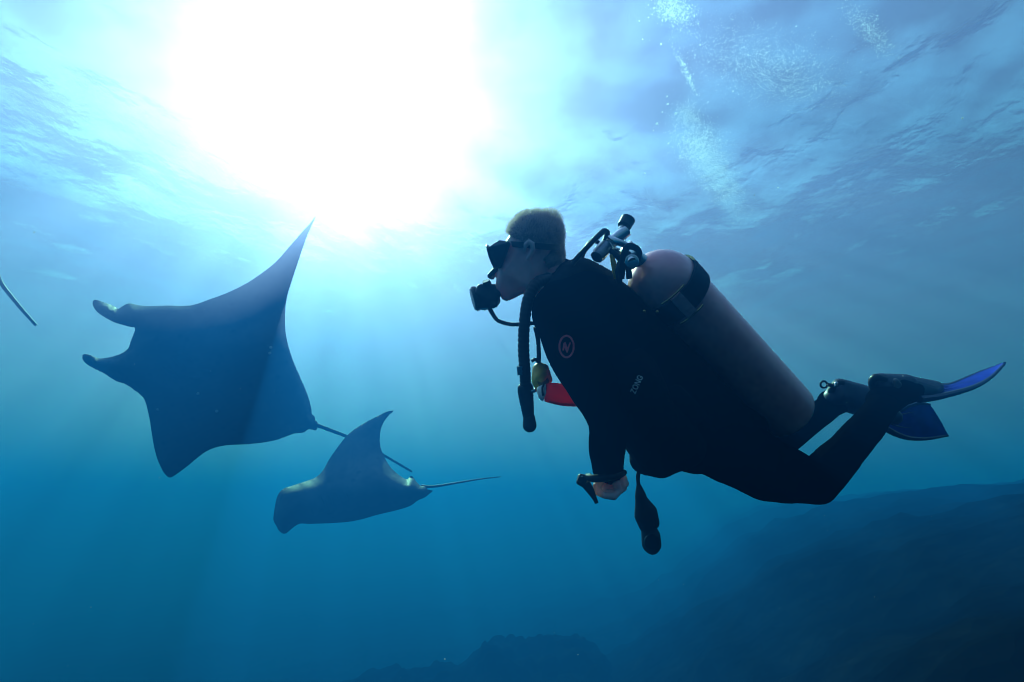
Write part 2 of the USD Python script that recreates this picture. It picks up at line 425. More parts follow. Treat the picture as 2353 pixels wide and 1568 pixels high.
# ------------------------------------------------------------------ the diver
def plain(name, color, rough=0.5, metal=0.0, spec=0.5, noise=0.0, scale=40.0, bump=0.0, coat=0.0):
    n = {'p': ('principled_bsdf', {'base_color': color, 'roughness': rough, 'metallic': metal, 'specular_ior_level': spec, 'coat_weight': coat})}
    l = []
    if noise or bump:
        n['geo'] = ('geometry', {}); n['n'] = ('noise_texture', {'scale': scale, 'detail': 4.0, 'roughness': 0.6}); l += [('geo.position', 'n.vector')]
    if noise:
        lo, hi = tuple(c * (1 - noise) for c in color), tuple(min(1, c * (1 + noise)) for c in color)
        n['r'] = ('rgb_ramp', {'ramp': [(0.3, lo), (0.7, hi)]}); l += [('n.fac', 'r.fac'), ('r.color', 'p.base_color')]
    if bump:
        n['b'] = ('bump', {'strength': bump, 'distance': 0.004}); l += [('n.fac', 'b.height'), ('b.normal', 'p.normal')]
    return material(name, n, l, surface='p.BSDF')


neoprene = plain('neoprene', (0.002, 0.002, 0.0022), 0.95, spec=0.0, noise=0.3, scale=30, bump=0.4)
nylon = plain('nylon', (0.005, 0.005, 0.0055), 0.9, spec=0.05, noise=0.4, scale=60, bump=0.5)
webbing = plain('webbing', (0.010, 0.010, 0.011), 0.75, spec=0.25, scale=220, bump=0.5)
rubber = plain('rubber', (0.014, 0.015, 0.017), 0.45, spec=0.4)
plastic = plain('plastic', (0.016, 0.017, 0.019), 0.35, spec=0.5, noise=0.2)
chrome = plain('chrome', (0.75, 0.74, 0.72), 0.18, metal=1.0)
brass = plain('brass', (0.55, 0.36, 0.14), 0.3, metal=1.0)
skin = material('skin', {'geo': ('geometry', {}), 'n': ('noise_texture', {'scale': 28.0, 'detail': 4.0}),
                         'r': ('rgb_ramp', {'ramp': [(0.3, (0.80, 0.47, 0.45)), (0.7, (0.90, 0.58, 0.56))]}), 'b': ('bump', {'strength': 0.3, 'distance': 0.003}),
                         'p': ('principled_bsdf', {'roughness': 0.5, 'subsurface_weight': 0.25, 'subsurface_scale': 0.012, 'subsurface_radius': (1.0, 0.35, 0.2)})},
                [('geo.position', 'n.vector'), ('n.fac', 'r.fac'), ('r.color', 'p.base_color'), ('n.fac', 'b.height'), ('b.normal', 'p.normal')], surface='p.BSDF')
hair_dark = plain('hair_base', (0.30, 0.24, 0.23), 0.7, spec=0.3, noise=0.4, scale=60)

HEAD = 1.33
sleeve = []
torso = [(1282, 640, 1.36, 50), (1322, 722, 1.38, 92), (1345, 705, 1.38, 96), (1425, 850, 1.43, 104), (1512, 950, 1.47, 98), (1598, 1000, 1.52, 88)]
near_arm = [(1300, 720, 1.20, 78), (1322, 800, 1.17, 70), (1362, 886, 1.13, 56), (1397, 965, 1.11, 45), (1396, 1030, 1.16, 42), (1398, 1080, 1.20, 35)]
far_arm = [(1318, 705, 1.54, 62), (1400, 860, 1.60, 46), (1440, 960, 1.58, 34)]
near_leg = [(1622, 1002, 1.45, 86), (1760, 1076, 1.53, 74), (1872, 1111, 1.60, 49), (1942, 1038, 1.68, 40), (1998, 974, 1.74, 35), (2040, 914, 1.82, 30)]
far_leg = [(1630, 985, 1.64, 70), (1735, 1003, 1.80, 50), (1805, 1008, 1.92, 33), (1868, 962, 1.98, 28), (1922, 922, 2.04, 27)]


def bones(k=1.0, skip=0):
    out = [hull(*[(x, y, d, r * k) for x, y, d, r in torso[a:a + 2]]) for a in (0, 1, 2, 3, 4)]
    sh = [(1312, 712, 1.22, 70 * k), (1328, 700, 1.53, 60 * k), (1345, 705, 1.38, 94 * k)]
    out += [hull(*sh), hull((1425, 850, 1.32, 78 * k), (1430, 850, 1.52, 75 * k), *sh), hull((1600, 1000, 1.44, 78 * k), (1605, 990, 1.62, 70 * k), (1425, 850, 1.32, 74 * k), (1430, 850, 1.52, 72 * k))]
    for limb in (near_arm, far_arm, near_leg, far_leg):
        L = limb[:len(limb) - skip] if skip else limb
        out += [hull(*[(x, y, d, r * k) for x, y, d, r in L[a:a + 2]]) for a in range(len(L) - 1)]
    return out


def finger(pts, radii):
    return [hull((*pts[a], radii[a]), (*pts[a + 1], radii[a + 1])) for a in range(len(pts) - 1)]


# head: cranium, brow, cheeks, jaw, chin, nose, ear; then neck, and hands with five fingers each
face = []
cr = [(1226, 560, HEAD - 0.014, 57), (1226, 560, HEAD + 0.014, 57), (1240, 565, HEAD, 54)]
brow = [(1172, 576, HEAD - 0.030, 20), (1172, 576, HEAD + 0.030, 20)]
cheek = [(1168, 626, HEAD - 0.034, 24), (1168, 626, HEAD + 0.034, 24)]
mouth = [(1157, 658, HEAD - 0.018, 19), (1157, 658, HEAD + 0.018, 19)]
chin = [(1165, 677, HEAD - 0.012, 15), (1165, 677, HEAD + 0.012, 15)]
jaw = [(1214, 650, HEAD - 0.046, 18), (1214, 650, HEAD + 0.046, 18)]
face += [hull(*cr, *brow), hull(*cr, *cheek, *brow), hull(*brow, *cheek, *mouth), hull(*cheek, *mouth, *chin, *jaw), hull(*cr, *jaw, *cheek)]
face += [hull((1166, 592, HEAD, 10), (1140, 628, HEAD, 10), (1150, 634, HEAD - 0.014, 7), (1150, 634, HEAD + 0.014, 7))]
ED = HEAD - 0.080
ear = [(1207, 577, ED + .008, 5), (1209, 562, ED - .004, 5.5), (1216, 556, ED - .010, 5.5), (1223, 561, ED - .012, 5.5), (1225, 573, ED - .010, 5), (1220, 584, ED - .004, 5), (1214, 594, ED + .004, 5)]
face += [hull(ear[a], ear[a + 1]) for a in range(len(ear) - 1)] + [hull((1209, 575, ED + .014, 5), (1219, 568, ED + .004, 5), (1214, 590, ED + .010, 4))]
neck = [hull((1236, 612, 1.335, 44), (1285, 650, 1.36, 47)), hull((1214, 650, HEAD - 0.03, 22), (1214, 650, HEAD + 0.03, 22), (1250, 672, 1.35, 40))]
HD = 1.205
palm = [hull((1385, 1090, HD, 20), (1412, 1084, HD, 20), (1388, 1112, HD - .01, 19), (1416, 1108, HD - .005, 18))]
hand = palm[:]
for a, (kx, ky, kd, dx) in enumerate([(1421, 1084, HD + .030, 2), (1424, 1094, HD + .010, 3), (1422, 1104, HD - .010, 2), (1416, 1112, HD - .027, 0)]):
    rr = [10.5, 10, 9, 7.5][min(a, 3)] * (1, 1, 0.95, 0.85)[a]
    hand += finger([(kx, ky, kd), (kx + 8 + dx, ky + 17, kd - .002), (kx - 6, ky + 29, kd - .012), (kx - 26, ky + 27, kd - .016)], [10, rr, 8.5, 7.5])
hand += finger([(1384, 1096, HD - .02), (1372, 1116, HD - .035), (1376, 1132, HD - .04), (1388, 1138, HD - .038)], [11, 9.5, 8.5, 7.5])
FD = 1.56
hand2 = [hull((1442, 965, FD, 18), (1455, 985, FD, 17), (1462, 970, FD, 16))]
for a in range(4):
    hand2 += finger([(1452 + 5 * a, 988 - 5 * a, FD), (1462 + 5 * a, 1002 - 5 * a, FD - .01), (1464 + 5 * a, 1008 - 4 * a, FD - .03)], [7.5, 6.5, 5.5])
hand2 += finger([(1444, 976, FD - .01), (1446, 992, FD - .02), (1450, 1002, FD - .025)], [8, 7, 6])

base = at(1420, 850, 1.40)
person = thing('person', 'scuba diver in a black wetsuit swimming towards the manta rays, seen from the side', 'person', base)
feet = [hull((2040, 912, 1.82, 28), (2092, 896, 1.92, 22)), hull((1925, 918, 2.04, 24), (1990, 930, 2.12, 18))]
bodymesh = blend(bones(0.78) + face + neck + hand + hand2 + feet, 0.0065, 10)
part('body', bodymesh, skin, person, smooth=True, label='bare face, neck and hands')
suit = [hull((1250, 640, 1.352, 46), (1300, 668, 1.36, 70)), hull((1222, 665, 1.33, 20), (1222, 665, 1.39, 20), (1300, 690, 1.36, 80))]
suitmesh = rough(blend(bones(1.0) + suit, 0.013, 40), 0.005, 11.0, 4)
for bp in ([(2030, 922, 1.81, 35), (2062, 902, 1.86, 33), (2100, 896, 1.94, 26)], [(1912, 926, 2.02, 31), (1945, 915, 2.06, 28), (1992, 928, 2.12, 22)]):
    part('boot', blend([hull(*bp[:2]), hull(*bp[1:])], 0.012, 6), neoprene, person, smooth=True)
part('wetsuit', suitmesh, neoprene, person, smooth=True)

# short hair: a cap and many strands standing up at the crown
cap_pieces = [hull((1224, 552, HEAD - 0.016, 60), (1224, 552, HEAD + 0.016, 60)), hull((1250, 545, HEAD - 0.014, 44), (1250, 545, HEAD + 0.014, 44), (1260, 590, HEAD, 38), (1240, 600, HEAD - 0.035, 26), (1240, 600, HEAD + 0.035, 26)),
              hull((1262, 516, HEAD - 0.02, 20), (1262, 516, HEAD + 0.02, 20), (1235, 520, HEAD - .02, 22), (1235, 520, HEAD + .02, 22))]
cap = blend(cap_pieces, 0.007, 6)
cv = cap.vertices.copy()
sx, sy = F * (cv @ RIGHT) / (cv @ FWD) + 1176.5, 784 - F * (cv @ UP) / (cv @ FWD)
line = np.interp(sy, [480, 545, 560, 580, 600, 620], [1150, 1172, 1205, 1231, 1250, 1262])        # the hairline: only what lies behind it is hair
keep_v = sx > line - 3
keep = keep_v[cap.faces].all(1)
cap = trimesh.Trimesh(cv, cap.faces[keep], process=False); cap.remove_unreferenced_vertices()
rough(cap, 0.003, 60.0, 9)
hp = part('hair', cap, hair_dark, person, smooth=True, label='short light hair standing up at the crown')
rng = np.random.default_rng(5)
pts, tri = trimesh.sample.sample_surface(cap, 5200, seed=5)
nrm = cap.face_normals[tri]
outw = at(1228, 565, HEAD); grow = pts - outw; grow /= np.linalg.norm(grow, axis=1, keepdims=True)
nrm = np.where((nrm * grow).sum(1, keepdims=True) < 0, -nrm, nrm)
px = F * (pts @ RIGHT) / (pts @ FWD) + 1176.5; py = 784 - F * (pts @ UP) / (pts @ FWD)
length = 0.004 + 0.012 * np.clip((560 - py) / 60, 0, 1) * rng.uniform(0.5, 1.2, len(pts))
sweep = -RIGHT * 0.25 + UP * 0.55
curves = []
for k in range(len(pts)):
    d1 = nrm[k] + rng.normal(0, 0.28, 3) + sweep * 0.5; d1 /= np.linalg.norm(d1)
    d2 = d1 + rng.normal(0, 0.2, 3) + UP * 0.2
    curves += [pts[k] - nrm[k] * 0.002, pts[k] + d1 * length[k] * 0.5, pts[k] + d1 * length[k] * 0.5 + d2 * length[k] * 0.5]
cur = UsdGeom.BasisCurves.Define(stage, person + '/hair_strands')
cur.CreateTypeAttr('linear')
cur.CreatePointsAttr(Vt.Vec3fArray.FromNumpy((np.array(curves) - base).astype(np.float32)))
cur.CreateCurveVertexCountsAttr(Vt.IntArray.FromNumpy(np.full(len(pts), 3, np.int32)))
cur.CreateWidthsAttr(Vt.FloatArray.FromNumpy(np.tile([0.0009, 0.0008, 0.0004], len(pts)).astype(np.float32)))
cur.SetWidthsInterpolation('vertex')
strands = material('hair_strand', {'d': ('principled_bsdf', {'base_color': (0.66, 0.53, 0.50), 'roughness': 0.45}), 't': ('translucent_bsdf', {'color': (0.80, 0.66, 0.62)}), 'm': ('mix_closure', {'fac': 0.45})},
                   [('d.BSDF', 'm.closure1'), ('t.BSDF', 'm.closure2')], surface='m.closure')
UsdShade.MaterialBindingAPI.Apply(cur.GetPrim()).Bind(UsdShade.Material.Get(stage, strands))
tag(cur.GetPrim(), kind='stuff')

# printed badge on the sleeve: an oval ring with a slanting letter in it
red_print = plain('red_print', (0.95, 0.13, 0.15), 0.6)
ang = np.linspace(0, 2 * np.pi, 41)[:-1]
ring = sg.Polygon(np.stack([1302.5 + 18.5 * np.cos(ang), 797 + 27 * np.sin(ang)], 1), [np.stack([1302.5 + 14.3 * np.cos(ang), 797 + 22 * np.sin(ang)], 1)])
mark = sg.Polygon([(1295, 789), (1300, 786), (1304.5, 799), (1310, 787), (1312.5, 788), (1305, 811), (1302, 811), (1298, 799), (1296.5, 806), (1293.5, 806)])
badge = None
for shape in (ring, mark):
    m = trimesh.creation.extrude_polygon(shape, 0.0012, engine='earcut').subdivide()
    badge = draped(m, suitmesh, 0.0016)
    part('sleeve_badge', badge, red_print, person, smooth=False)

# ------------------------------------------------------------------ dive mask
glass = material('mask_glass', {'f': ('fresnel', {'IOR': 1.2}), 't': ('transparent_bsdf', {'color': (0.75, 0.88, 0.9)}), 'g': ('glossy_bsdf', {'color': (1, 1, 1), 'roughness': 0.02}), 'm': ('mix_closure', {})},
                 [('f.fac', 'm.fac'), ('t.BSDF', 'm.closure1'), ('g.BSDF', 'm.closure2')], surface='m.closure')
silicone = plain('silicone', (0.020, 0.035, 0.050), 0.35, spec=0.5)
mask = thing('dive_mask', 'dark dive mask worn over the eyes of the diver', 'dive mask', at(1145, 590, HEAD))
skirt = m3.Manifold.batch_hull([ball(1127, 570, HEAD - .066, 4), ball(1127, 570, HEAD + .066, 4), ball(1140, 612, HEAD - .05, 4), ball(1140, 612, HEAD + .05, 4),
                                ball(1166, 562, HEAD - .070, 7), ball(1166, 562, HEAD + .070, 7), ball(1148, 611, HEAD - .056, 6), ball(1148, 611, HEAD + .056, 6), ball(1148, 556, HEAD - .06, 4), ball(1148, 556, HEAD + .06, 4)])
part('skirt', skirt.refine_to_length(0.02), silicone, mask)
fr = []
for s in (-1, 1):
    q = [(1121, 568, HEAD + s * .006), (1120, 567, HEAD + s * .066), (1126, 590, HEAD + s * .072), (1136, 613, HEAD + s * .052), (1135, 611, HEAD + s * .012), (1121, 568, HEAD + s * .006)]
    fr.append(pxtube(q, 3.6, sides=8, n=4))
part('frame', join(*fr), plastic, mask)
for s in (-1, 1):
    c = [at(1121, 569, HEAD + s * .008), at(1121, 569, HEAD + s * .064), at(1126, 590, HEAD + s * .069), at(1135, 611, HEAD + s * .051), at(1134.5, 610, HEAD + s * .013)]
    c = np.array(c); back = FWD * 0 + RIGHT * 0.003
    part('lens', (np.vstack([c, c + back]), np.array([[0, 1, 2], [0, 2, 3], [0, 3, 4], [5, 7, 6], [5, 8, 7], [5, 9, 8]] + [[a, a + 5, (a + 1) % 5 + 5] for a in range(5)] + [[a, (a + 1) % 5 + 5, (a + 1) % 5] for a in range(5)])), glass, mask, smooth=False)
part('nose_pocket', hull((1143, 616, HEAD - .012, 7), (1143, 616, HEAD + .012, 7), (1126, 634, HEAD - .008, 6.5), (1126, 634, HEAD + .008, 6.5), (1131, 637, HEAD, 6)), silicone, mask)
q = []
for a in np.radians(np.linspace(28, 332, 40)):
    q.append((1226 - 64.5 * math.cos(a), 563 - 6 * math.cos(a) * 0 - 3 + 10 * (1 - math.cos(a)) * 0.5, HEAD - 0.083 * math.sin(a)))
v = []
for px_, py_, d_ in q:
    o = at(px_, py_, d_); n_ = o - at(1226, py_, HEAD); n_ /= np.linalg.norm(n_)
    for du, dn in ((-6.5, 0), (6.5, 0), (6.5, .003), (-6.5, .003)):
        v.append(at(px_, py_ + du, d_) + n_ * dn)
v = np.array(v); n_ = len(q)
f = np.array([[k * 4 + j, k * 4 + (j + 1) % 4, (k + 1) * 4 + (j + 1) % 4, (k + 1) * 4 + j] for k in range(n_ - 1) for j in range(4)])
part('strap', (v, f), rubber, mask, smooth=30)

# ------------------------------------------------------------------ scuba tank with its valve
TA, TB = at(1524, 654, 1.345), at(1804, 948, 1.555)
AX = (TB - TA) / np.linalg.norm(TB - TA); LEN = np.linalg.norm(TB - TA); R = 0.0925
flash_pink = material('tank_flash_pink', {'geo': ('geometry', {}), 'n': ('noise_texture', {'scale': 60.0, 'detail': 8.0, 'roughness': 0.75}), 'n2': ('noise_texture', {'scale': 11.0, 'detail': 7.0, 'roughness': 0.7}),
                                'r': ('rgb_ramp', {'ramp': [(0.35, (0.93, 0.36, 0.36)), (0.65, (0.98, 0.46, 0.45))]}), 'rr': ('map_range', {'from_min': 0.3, 'from_max': 0.7, 'to_min': 0.30, 'to_max': 0.45}),  # pink base colour stands in for warm flash light on the metal
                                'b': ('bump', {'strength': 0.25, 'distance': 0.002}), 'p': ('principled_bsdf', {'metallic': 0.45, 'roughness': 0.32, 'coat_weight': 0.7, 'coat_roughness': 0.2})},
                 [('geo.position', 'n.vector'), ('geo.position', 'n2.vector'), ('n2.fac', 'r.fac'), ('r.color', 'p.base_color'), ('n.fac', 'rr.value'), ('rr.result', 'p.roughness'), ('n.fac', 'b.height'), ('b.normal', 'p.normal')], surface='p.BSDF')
tank = thing('scuba_tank', 'metal scuba tank strapped to the back of the diver, tinted pink for warm flash light', 'scuba tank', TB)
dome_ = [(-0.094, 0.016), (-0.089, 0.030), (-0.082, 0.044), (-0.070, 0.060), (-0.052, 0.075), (-0.031, 0.086), (-0.010, 0.0915), (0.01, R)]
prof = dome_ + [(h, R) for h in np.linspace(0.03, LEN - 0.03, 14)] + [(LEN - 0.012, R - 0.001), (LEN - 0.003, R - 0.005), (LEN + 0.004, R - 0.013), (LEN + 0.006, R - 0.03), (LEN + 0.002, 0.02)]
part('cylinder', revolve(prof, TA, AX, 72), flash_pink, tank, smooth=35)
NECK = TA - AX * 0.092
part('valve', join(revolve([(-0.062, 0.012), (-0.060, 0.017), (-0.010, 0.018), (0.004, 0.021), (0.012, 0.021)], NECK, AX, 24), tube([NECK - AX * 0.035, at(1441, 585, 1.235), at(1452, 602, 1.205)], 0.011, n=3)), chrome, tank)
kb = at(1450, 603, 1.215)
part('valve_knob', revolve([(-0.012, 0.013), (-0.010, 0.017), (0.010, 0.017), (0.012, 0.014)], kb, at(1456, 598, 1.19) - kb, 16), chrome, tank)

# ------------------------------------------------------------------ buoyancy vest
vest = thing('buoyancy_vest', 'black buoyancy vest worn by the diver, with white lettering on its front', 'vest', at(1500, 1000, 1.45))
bl = [hull((1372, 690, 1.36, 70), (1420, 720, 1.33, 62), (1420, 720, 1.42, 62), (1470, 800, 1.34, 80), (1470, 800, 1.47, 70)),
      hull((1470, 800, 1.34, 80), (1470, 800, 1.47, 70), (1560, 890, 1.38, 84), (1560, 890, 1.54, 74), (1660, 975, 1.47, 66), (1660, 975, 1.58, 60)),
      hull((1660, 975, 1.47, 62), (1660, 975, 1.58, 58), (1716, 975, 1.50, 44), (1716, 975, 1.58, 42))]
part('bladder', rough(blend(bl, 0.013, 10), 0.005, 13, 2), nylon, vest, smooth=True)
fp = [hull((1440, 870, 1.27, 76), (1480, 960, 1.27, 76), (1440, 870, 1.50, 70)), hull((1480, 960, 1.27, 76), (1505, 1045, 1.32, 46), (1520, 1060, 1.36, 38), (1560, 1020, 1.37, 60), (1480, 960, 1.50, 76)),
      hull((1482, 1056, 1.33, 34), (1520, 1064, 1.36, 34), (1505, 1000, 1.33, 54))]
front = rough(blend(fp, 0.011, 10), 0.004, 16, 8)
part('front_panel', front, nylon, vest, smooth=True)
strap_pts = [(1262, 760, 1.22), (1258, 700, 1.22), (1290, 640, 1.25), (1335, 612, 1.30), (1400, 640, 1.33)]
part('shoulder_strap', pxtube(strap_pts, [14, 18, 20, 20, 18], sides=12, n=6), webbing, vest)
letters = meshkit.text_mesh('ZONG', 11.0, 0.0012, bold=True)
lv = np.asarray(letters.vertices); w_ = lv[:, 0].max()
ux = np.array([20.0, -42.0]) / math.hypot(20, 42); uy = np.array([-0.90, -0.43])
lp = np.array([1448.0, 903.0]) + (lv[:, :1] / w_) * 45.0 * ux + lv[:, 1:2] * 1.18 * uy + np.array([10, 4.0])
letters = trimesh.Trimesh(np.column_stack([lp, np.clip(lv[:, 2], 0, 0.0012)]), letters.faces, process=False)
pale = plain('pale_print', (0.92, 0.88, 0.88), 0.6)
both = join(front, suitmesh)
part('lettering', draped(letters, both, 0.0035), pale, vest, smooth=False)
part('pocket', hull((1552, 905, 1.275, 22), (1600, 950, 1.32, 22), (1560, 975, 1.31, 22), (1525, 925, 1.26, 22)).refine_to_length(0.02), nylon, vest)
part('strap_end', pxtube([(1545, 1050, 1.33), (1562, 1062, 1.33), (1580, 1080, 1.33)], 2.6, sides=6, n=3), webbing, vest)
part('grab_handle', pxtube([(1428, 640, 1.25), (1434, 585, 1.22), (1446, 566, 1.22), (1468, 578, 1.25), (1462, 610, 1.28)], [7, 8, 8, 7, 6], n=5), webbing, vest)
for x0, y0 in ((1480, 716), (1510, 717)):
    part('rivet', hull((x0, y0, 1.245, 4)), brass, vest)
# the band that holds the tank: two dark lengths of webbing with a bare metal buckle between them
hb = 0.024
hint = -(TA + TB) / 2
bandR = R + 0.0015
cb = part('tank_band', arc_band(TA, AX, hb - 0.027, hb + 0.033, bandR, bandR + 0.006, 6, 95, 26, hint), webbing, vest, smooth=30)
part('tank_band', arc_band(TA, AX, hb - 0.027, hb + 0.033, bandR, bandR + 0.006, 95, 352, 50, hint), webbing, vest, smooth=30)
buckle = plain('flash_tinted_steel', (0.90, 0.52, 0.54), 0.38, metal=0.5, noise=0.2, scale=90)  # steel tinted pink, the warm flash light put into its colour
bk = part('buckle', arc_band(TA, AX, hb - 0.032, hb + 0.036, bandR + 0.002, bandR + 0.012, -9, 7, 8, hint), buckle, vest, smooth=20)
wires = []
for hh in (hb - 0.037, hb + 0.041):
    x_, y_, z_ = frame(AX, hint)
    wires.append(tube([TA + z_ * hh + (bandR + 0.008) * (math.cos(a) * x_ + math.sin(a) * y_) for a in np.radians(np.linspace(-20, 20, 7))], 0.0028, sides=8, n=3))
part('buckle_wire', wires[0], brass, bk); part('buckle_wire', wires[1], brass, bk)
part('buckle_pad', hull(*[(a, b, c_, 11) for a, b, c_ in ((1586, 628, 1.285), (1606, 622, 1.32), (1612, 648, 1.31), (1590, 650, 1.27))]).refine_to_length(0.02), webbing, vest)
# inflator: corrugated hose and its head
hose = [(1262, 640, 1.26), (1232, 652, 1.22), (1213, 690, 1.20), (1205, 745, 1.19), (1203, 800, 1.185), (1206, 850, 1.18), (1208, 890, 1.18)]
fine = spline([(*at(*h), 13 * h[2] / F) for h in hose], 14)
rr = fine[:, 3] * (1 + 0.075 * np.sin(np.arange(len(fine)) * 2.1))
part('corrugated_hose', tube(fine[:, :3], rr, sides=16, n=1), rubber, vest, smooth=60)
inf = part('inflator', m3.Manifold.batch_hull([ball(1200, 893, 1.18, 11), ball(1215, 890, 1.18, 10), ball(1202, 905, 1.18, 12), ball(1213, 940, 1.18, 14), ball(1214, 955, 1.18, 13)]).refine_to_length(0.01), plastic, vest)
part('mouthpiece', hull((1216, 962, 1.18, 14), (1217, 978, 1.18, 16)).refine_to_length(0.008), rubber, inf)
part('button', pxtube([(1222, 900, 1.175), (1231, 896, 1.172)], 5, sides=12, n=2), chrome, inf)
teal = plain('teal_tape', (0.02, 0.16, 0.26), 0.5)
part('tape', pxtube([(1195, 842, 1.175), (1197, 862, 1.175)], 8, sides=12, n=2), teal, inf)

# ------------------------------------------------------------------ breathing regulator
reg = thing('breathing_regulator', 'black breathing regulator in the mouth of the diver, its hose curving below the chin', 'regulator', at(1116, 683, HEAD))
o, ax = at(1146, 673, HEAD), at(1086, 688, HEAD - 0.012) - at(1146, 673, HEAD)
part('mouthpiece', hull((1152, 669, HEAD - .016, 9), (1152, 669, HEAD + .016, 9), (1140, 674, HEAD - .018, 13), (1140, 674, HEAD + .018, 13)), rubber, reg)
sh = part('housing', m3.Manifold.batch_hull([ball(1138, 668, HEAD - .012, 15), ball(1138, 668, HEAD + .012, 15), ball(1132, 694, HEAD - .02, 14), ball(1132, 694, HEAD + .02, 14), ball(1104, 662, HEAD - .026, 9), ball(1104, 662, HEAD + .026, 9),
                                            ball(1095, 676, HEAD - .034, 8), ball(1095, 676, HEAD + .034, 8), ball(1103, 701, HEAD - .026, 9), ball(1103, 701, HEAD + .026, 9), ball(1112, 706, HEAD, 8)]).refine_to_length(0.015), plastic, reg)
part('purge_cover', revolve([(0.052, 0.026), (0.058, 0.032), (0.066, 0.033), (0.071, 0.028), (0.072, 0.006)], o, ax, 32), plastic, sh)
part('adjusting_knob', revolve([(0, 0.010), (0.006, 0.011), (0.014, 0.010)], at(1121, 657, HEAD - .03), UP * 0.8 - FWD * 0.4 - RIGHT * 0.3, 16), plastic, sh)
part('exhaust_tee', hull((1135, 700, HEAD - .03, 9), (1135, 700, HEAD + .03, 9), (1140, 692, HEAD, 10)), rubber, reg)
part('hose', pxtube([(1122, 700, HEAD - .01), (1130, 718, HEAD - .02), (1143, 736, HEAD - .04), (1165, 744, HEAD - .06), (1190, 746, HEAD - .09), (1235, 742, HEAD - .07)], [6, 5, 4.6, 4.6, 4.6, 4.6], n=6), rubber, reg)
fs = part('first_stage', join(revolve([(-0.022, 0.014), (-0.020, 0.0185), (0.018, 0.0185), (0.021, 0.0165), (0.026, 0.0165), (0.028, 0.013)], at(1383, 577, 1.28), at(1373, 588, 1.27) - at(1388, 570, 1.285), 32)), plain('dull_metal', (0.30, 0.33, 0.36), 0.32, metal=0.9, noise=0.3), reg)
part('yoke', join(revolve([(0, 0.014), (0.03, 0.016), (0.055, 0.015)], at(1402, 561, 1.28), at(1428, 540, 1.285) - at(1402, 561, 1.28), 20),
                  pxtube([(1400, 548, 1.28), (1420, 556, 1.26), (1440, 566, 1.26), (1448, 586, 1.27)], 8, n=4), pxtube([(1408, 572, 1.30), (1424, 578, 1.30), (1442, 592, 1.30)], 6, n=4)), chrome, fs)
kn = at(1436, 516, 1.30)
part('yoke_screw', revolve([(-0.02, 0.010), (0.0, 0.010)], kn, kn - at(1424, 538, 1.29), 16), chrome, fs)
part('yoke_knob', revolve([(-0.014, 0.012), (-0.012, 0.0175), (0.012, 0.0185), (0.0155, 0.014)], at(1439, 512, 1.30), kn - at(1424, 538, 1.29), 28), plastic, fs)
part('hose', pxtube([(1384, 570, 1.29), (1395, 540, 1.29), (1388, 532, 1.285), (1372, 545, 1.27), (1345, 573, 1.26), (1318, 604, 1.26), (1300, 640, 1.25)], [6, 7, 7, 6.5, 6, 6, 6], n=7), rubber, reg)
part('hose', pxtube([(1390, 590, 1.29), (1378, 560, 1.30), (1358, 556, 1.30), (1346, 572, 1.30), (1338, 590, 1.30), (1325, 615, 1.30)], [4.5, 5, 5, 5, 5, 5], n=7), rubber, reg)
part('hose', pxtube([(1400, 574, 1.28), (1420, 590, 1.27), (1442, 612, 1.27), (1446, 640, 1.28)], [6.5, 7, 7, 7], n=6), rubber, reg)
part('hose', pxtube([(1416, 576, 1.28), (1424, 600, 1.27), (1420, 622, 1.26), (1424, 650, 1.28)], [6, 6, 6.5, 6.5], n=6), rubber, reg)

# ------------------------------------------------------------------ small things the diver carries
yellow = plain('yellow_plastic', (0.88, 0.50, 0.03), 0.4, noise=0.1)
octo = thing('spare_regulator', 'yellow oval spare regulator clipped to the chest beside the red marker tube', 'regulator', at(1243, 866, 1.27))
part('housing', m3.Manifold.batch_hull([ball(1240, 850, 1.27, 17), ball(1247, 850, 1.27, 15), ball(1236, 875, 1.27, 15), ball(1252, 872, 1.27, 17), ball(1240, 890, 1.27, 12), ball(1244, 866, 1.25, 14)]).refine_to_length(0.008), yellow, octo)
part('purge_cover', revolve([(0, 0.014), (0.004, 0.014), (0.006, 0.010)], at(1248, 877, 1.248), -FWD, 24), plain('ochre', (0.30, 0.17, 0.03), 0.5), octo)
part('clip', pxtube([(1237, 832, 1.265), (1230, 826, 1.262), (1222, 830, 1.258)], 4, sides=8, n=4), plastic, octo)
part('hose', pxtube([(1238, 838, 1.27), (1238, 810, 1.27), (1236, 780, 1.26), (1230, 752, 1.25)], 5, n=5), rubber, octo)
part('hose', pxtube([(1405, 585, 1.275), (1409, 602, 1.275), (1413, 622, 1.275), (1416, 640, 1.28)], [4.5, 6.2, 6.2, 5], n=5), yellow, octo, label='short yellow hose end behind the neck')
ribbon = thing('marker_tube', 'rolled red marker tube with a white end tucked under the arm', 'marker tube', at(1292, 906, 1.23))
red = material('red_fabric', {'geo': ('geometry', {}), 'n': ('noise_texture', {'scale': 30.0, 'detail': 3.0}), 'r': ('rgb_ramp', {'ramp': [(0.3, (0.70, 0.02, 0.05)), (0.7, (0.95, 0.05, 0.09))]}),
                              'd': ('principled_bsdf', {'roughness': 0.5}), 't': ('translucent_bsdf', {}), 'm': ('mix_closure', {'fac': 0.6})},
               [('geo.position', 'n.vector'), ('n.fac', 'r.fac'), ('r.color', 'd.base_color'), ('r.color', 't.color'), ('d.BSDF', 'm.closure1'), ('t.BSDF', 'm.closure2')], surface='m.closure')
white = plain('white_fabric', (0.85, 0.86, 0.86), 0.5)
part('roll', join(pxtube([(1252, 903, 1.23), (1270, 904, 1.23), (1300, 908, 1.23), (1345, 914, 1.23)], [20, 24, 25.5, 22], sides=20, n=5)), red, ribbon)
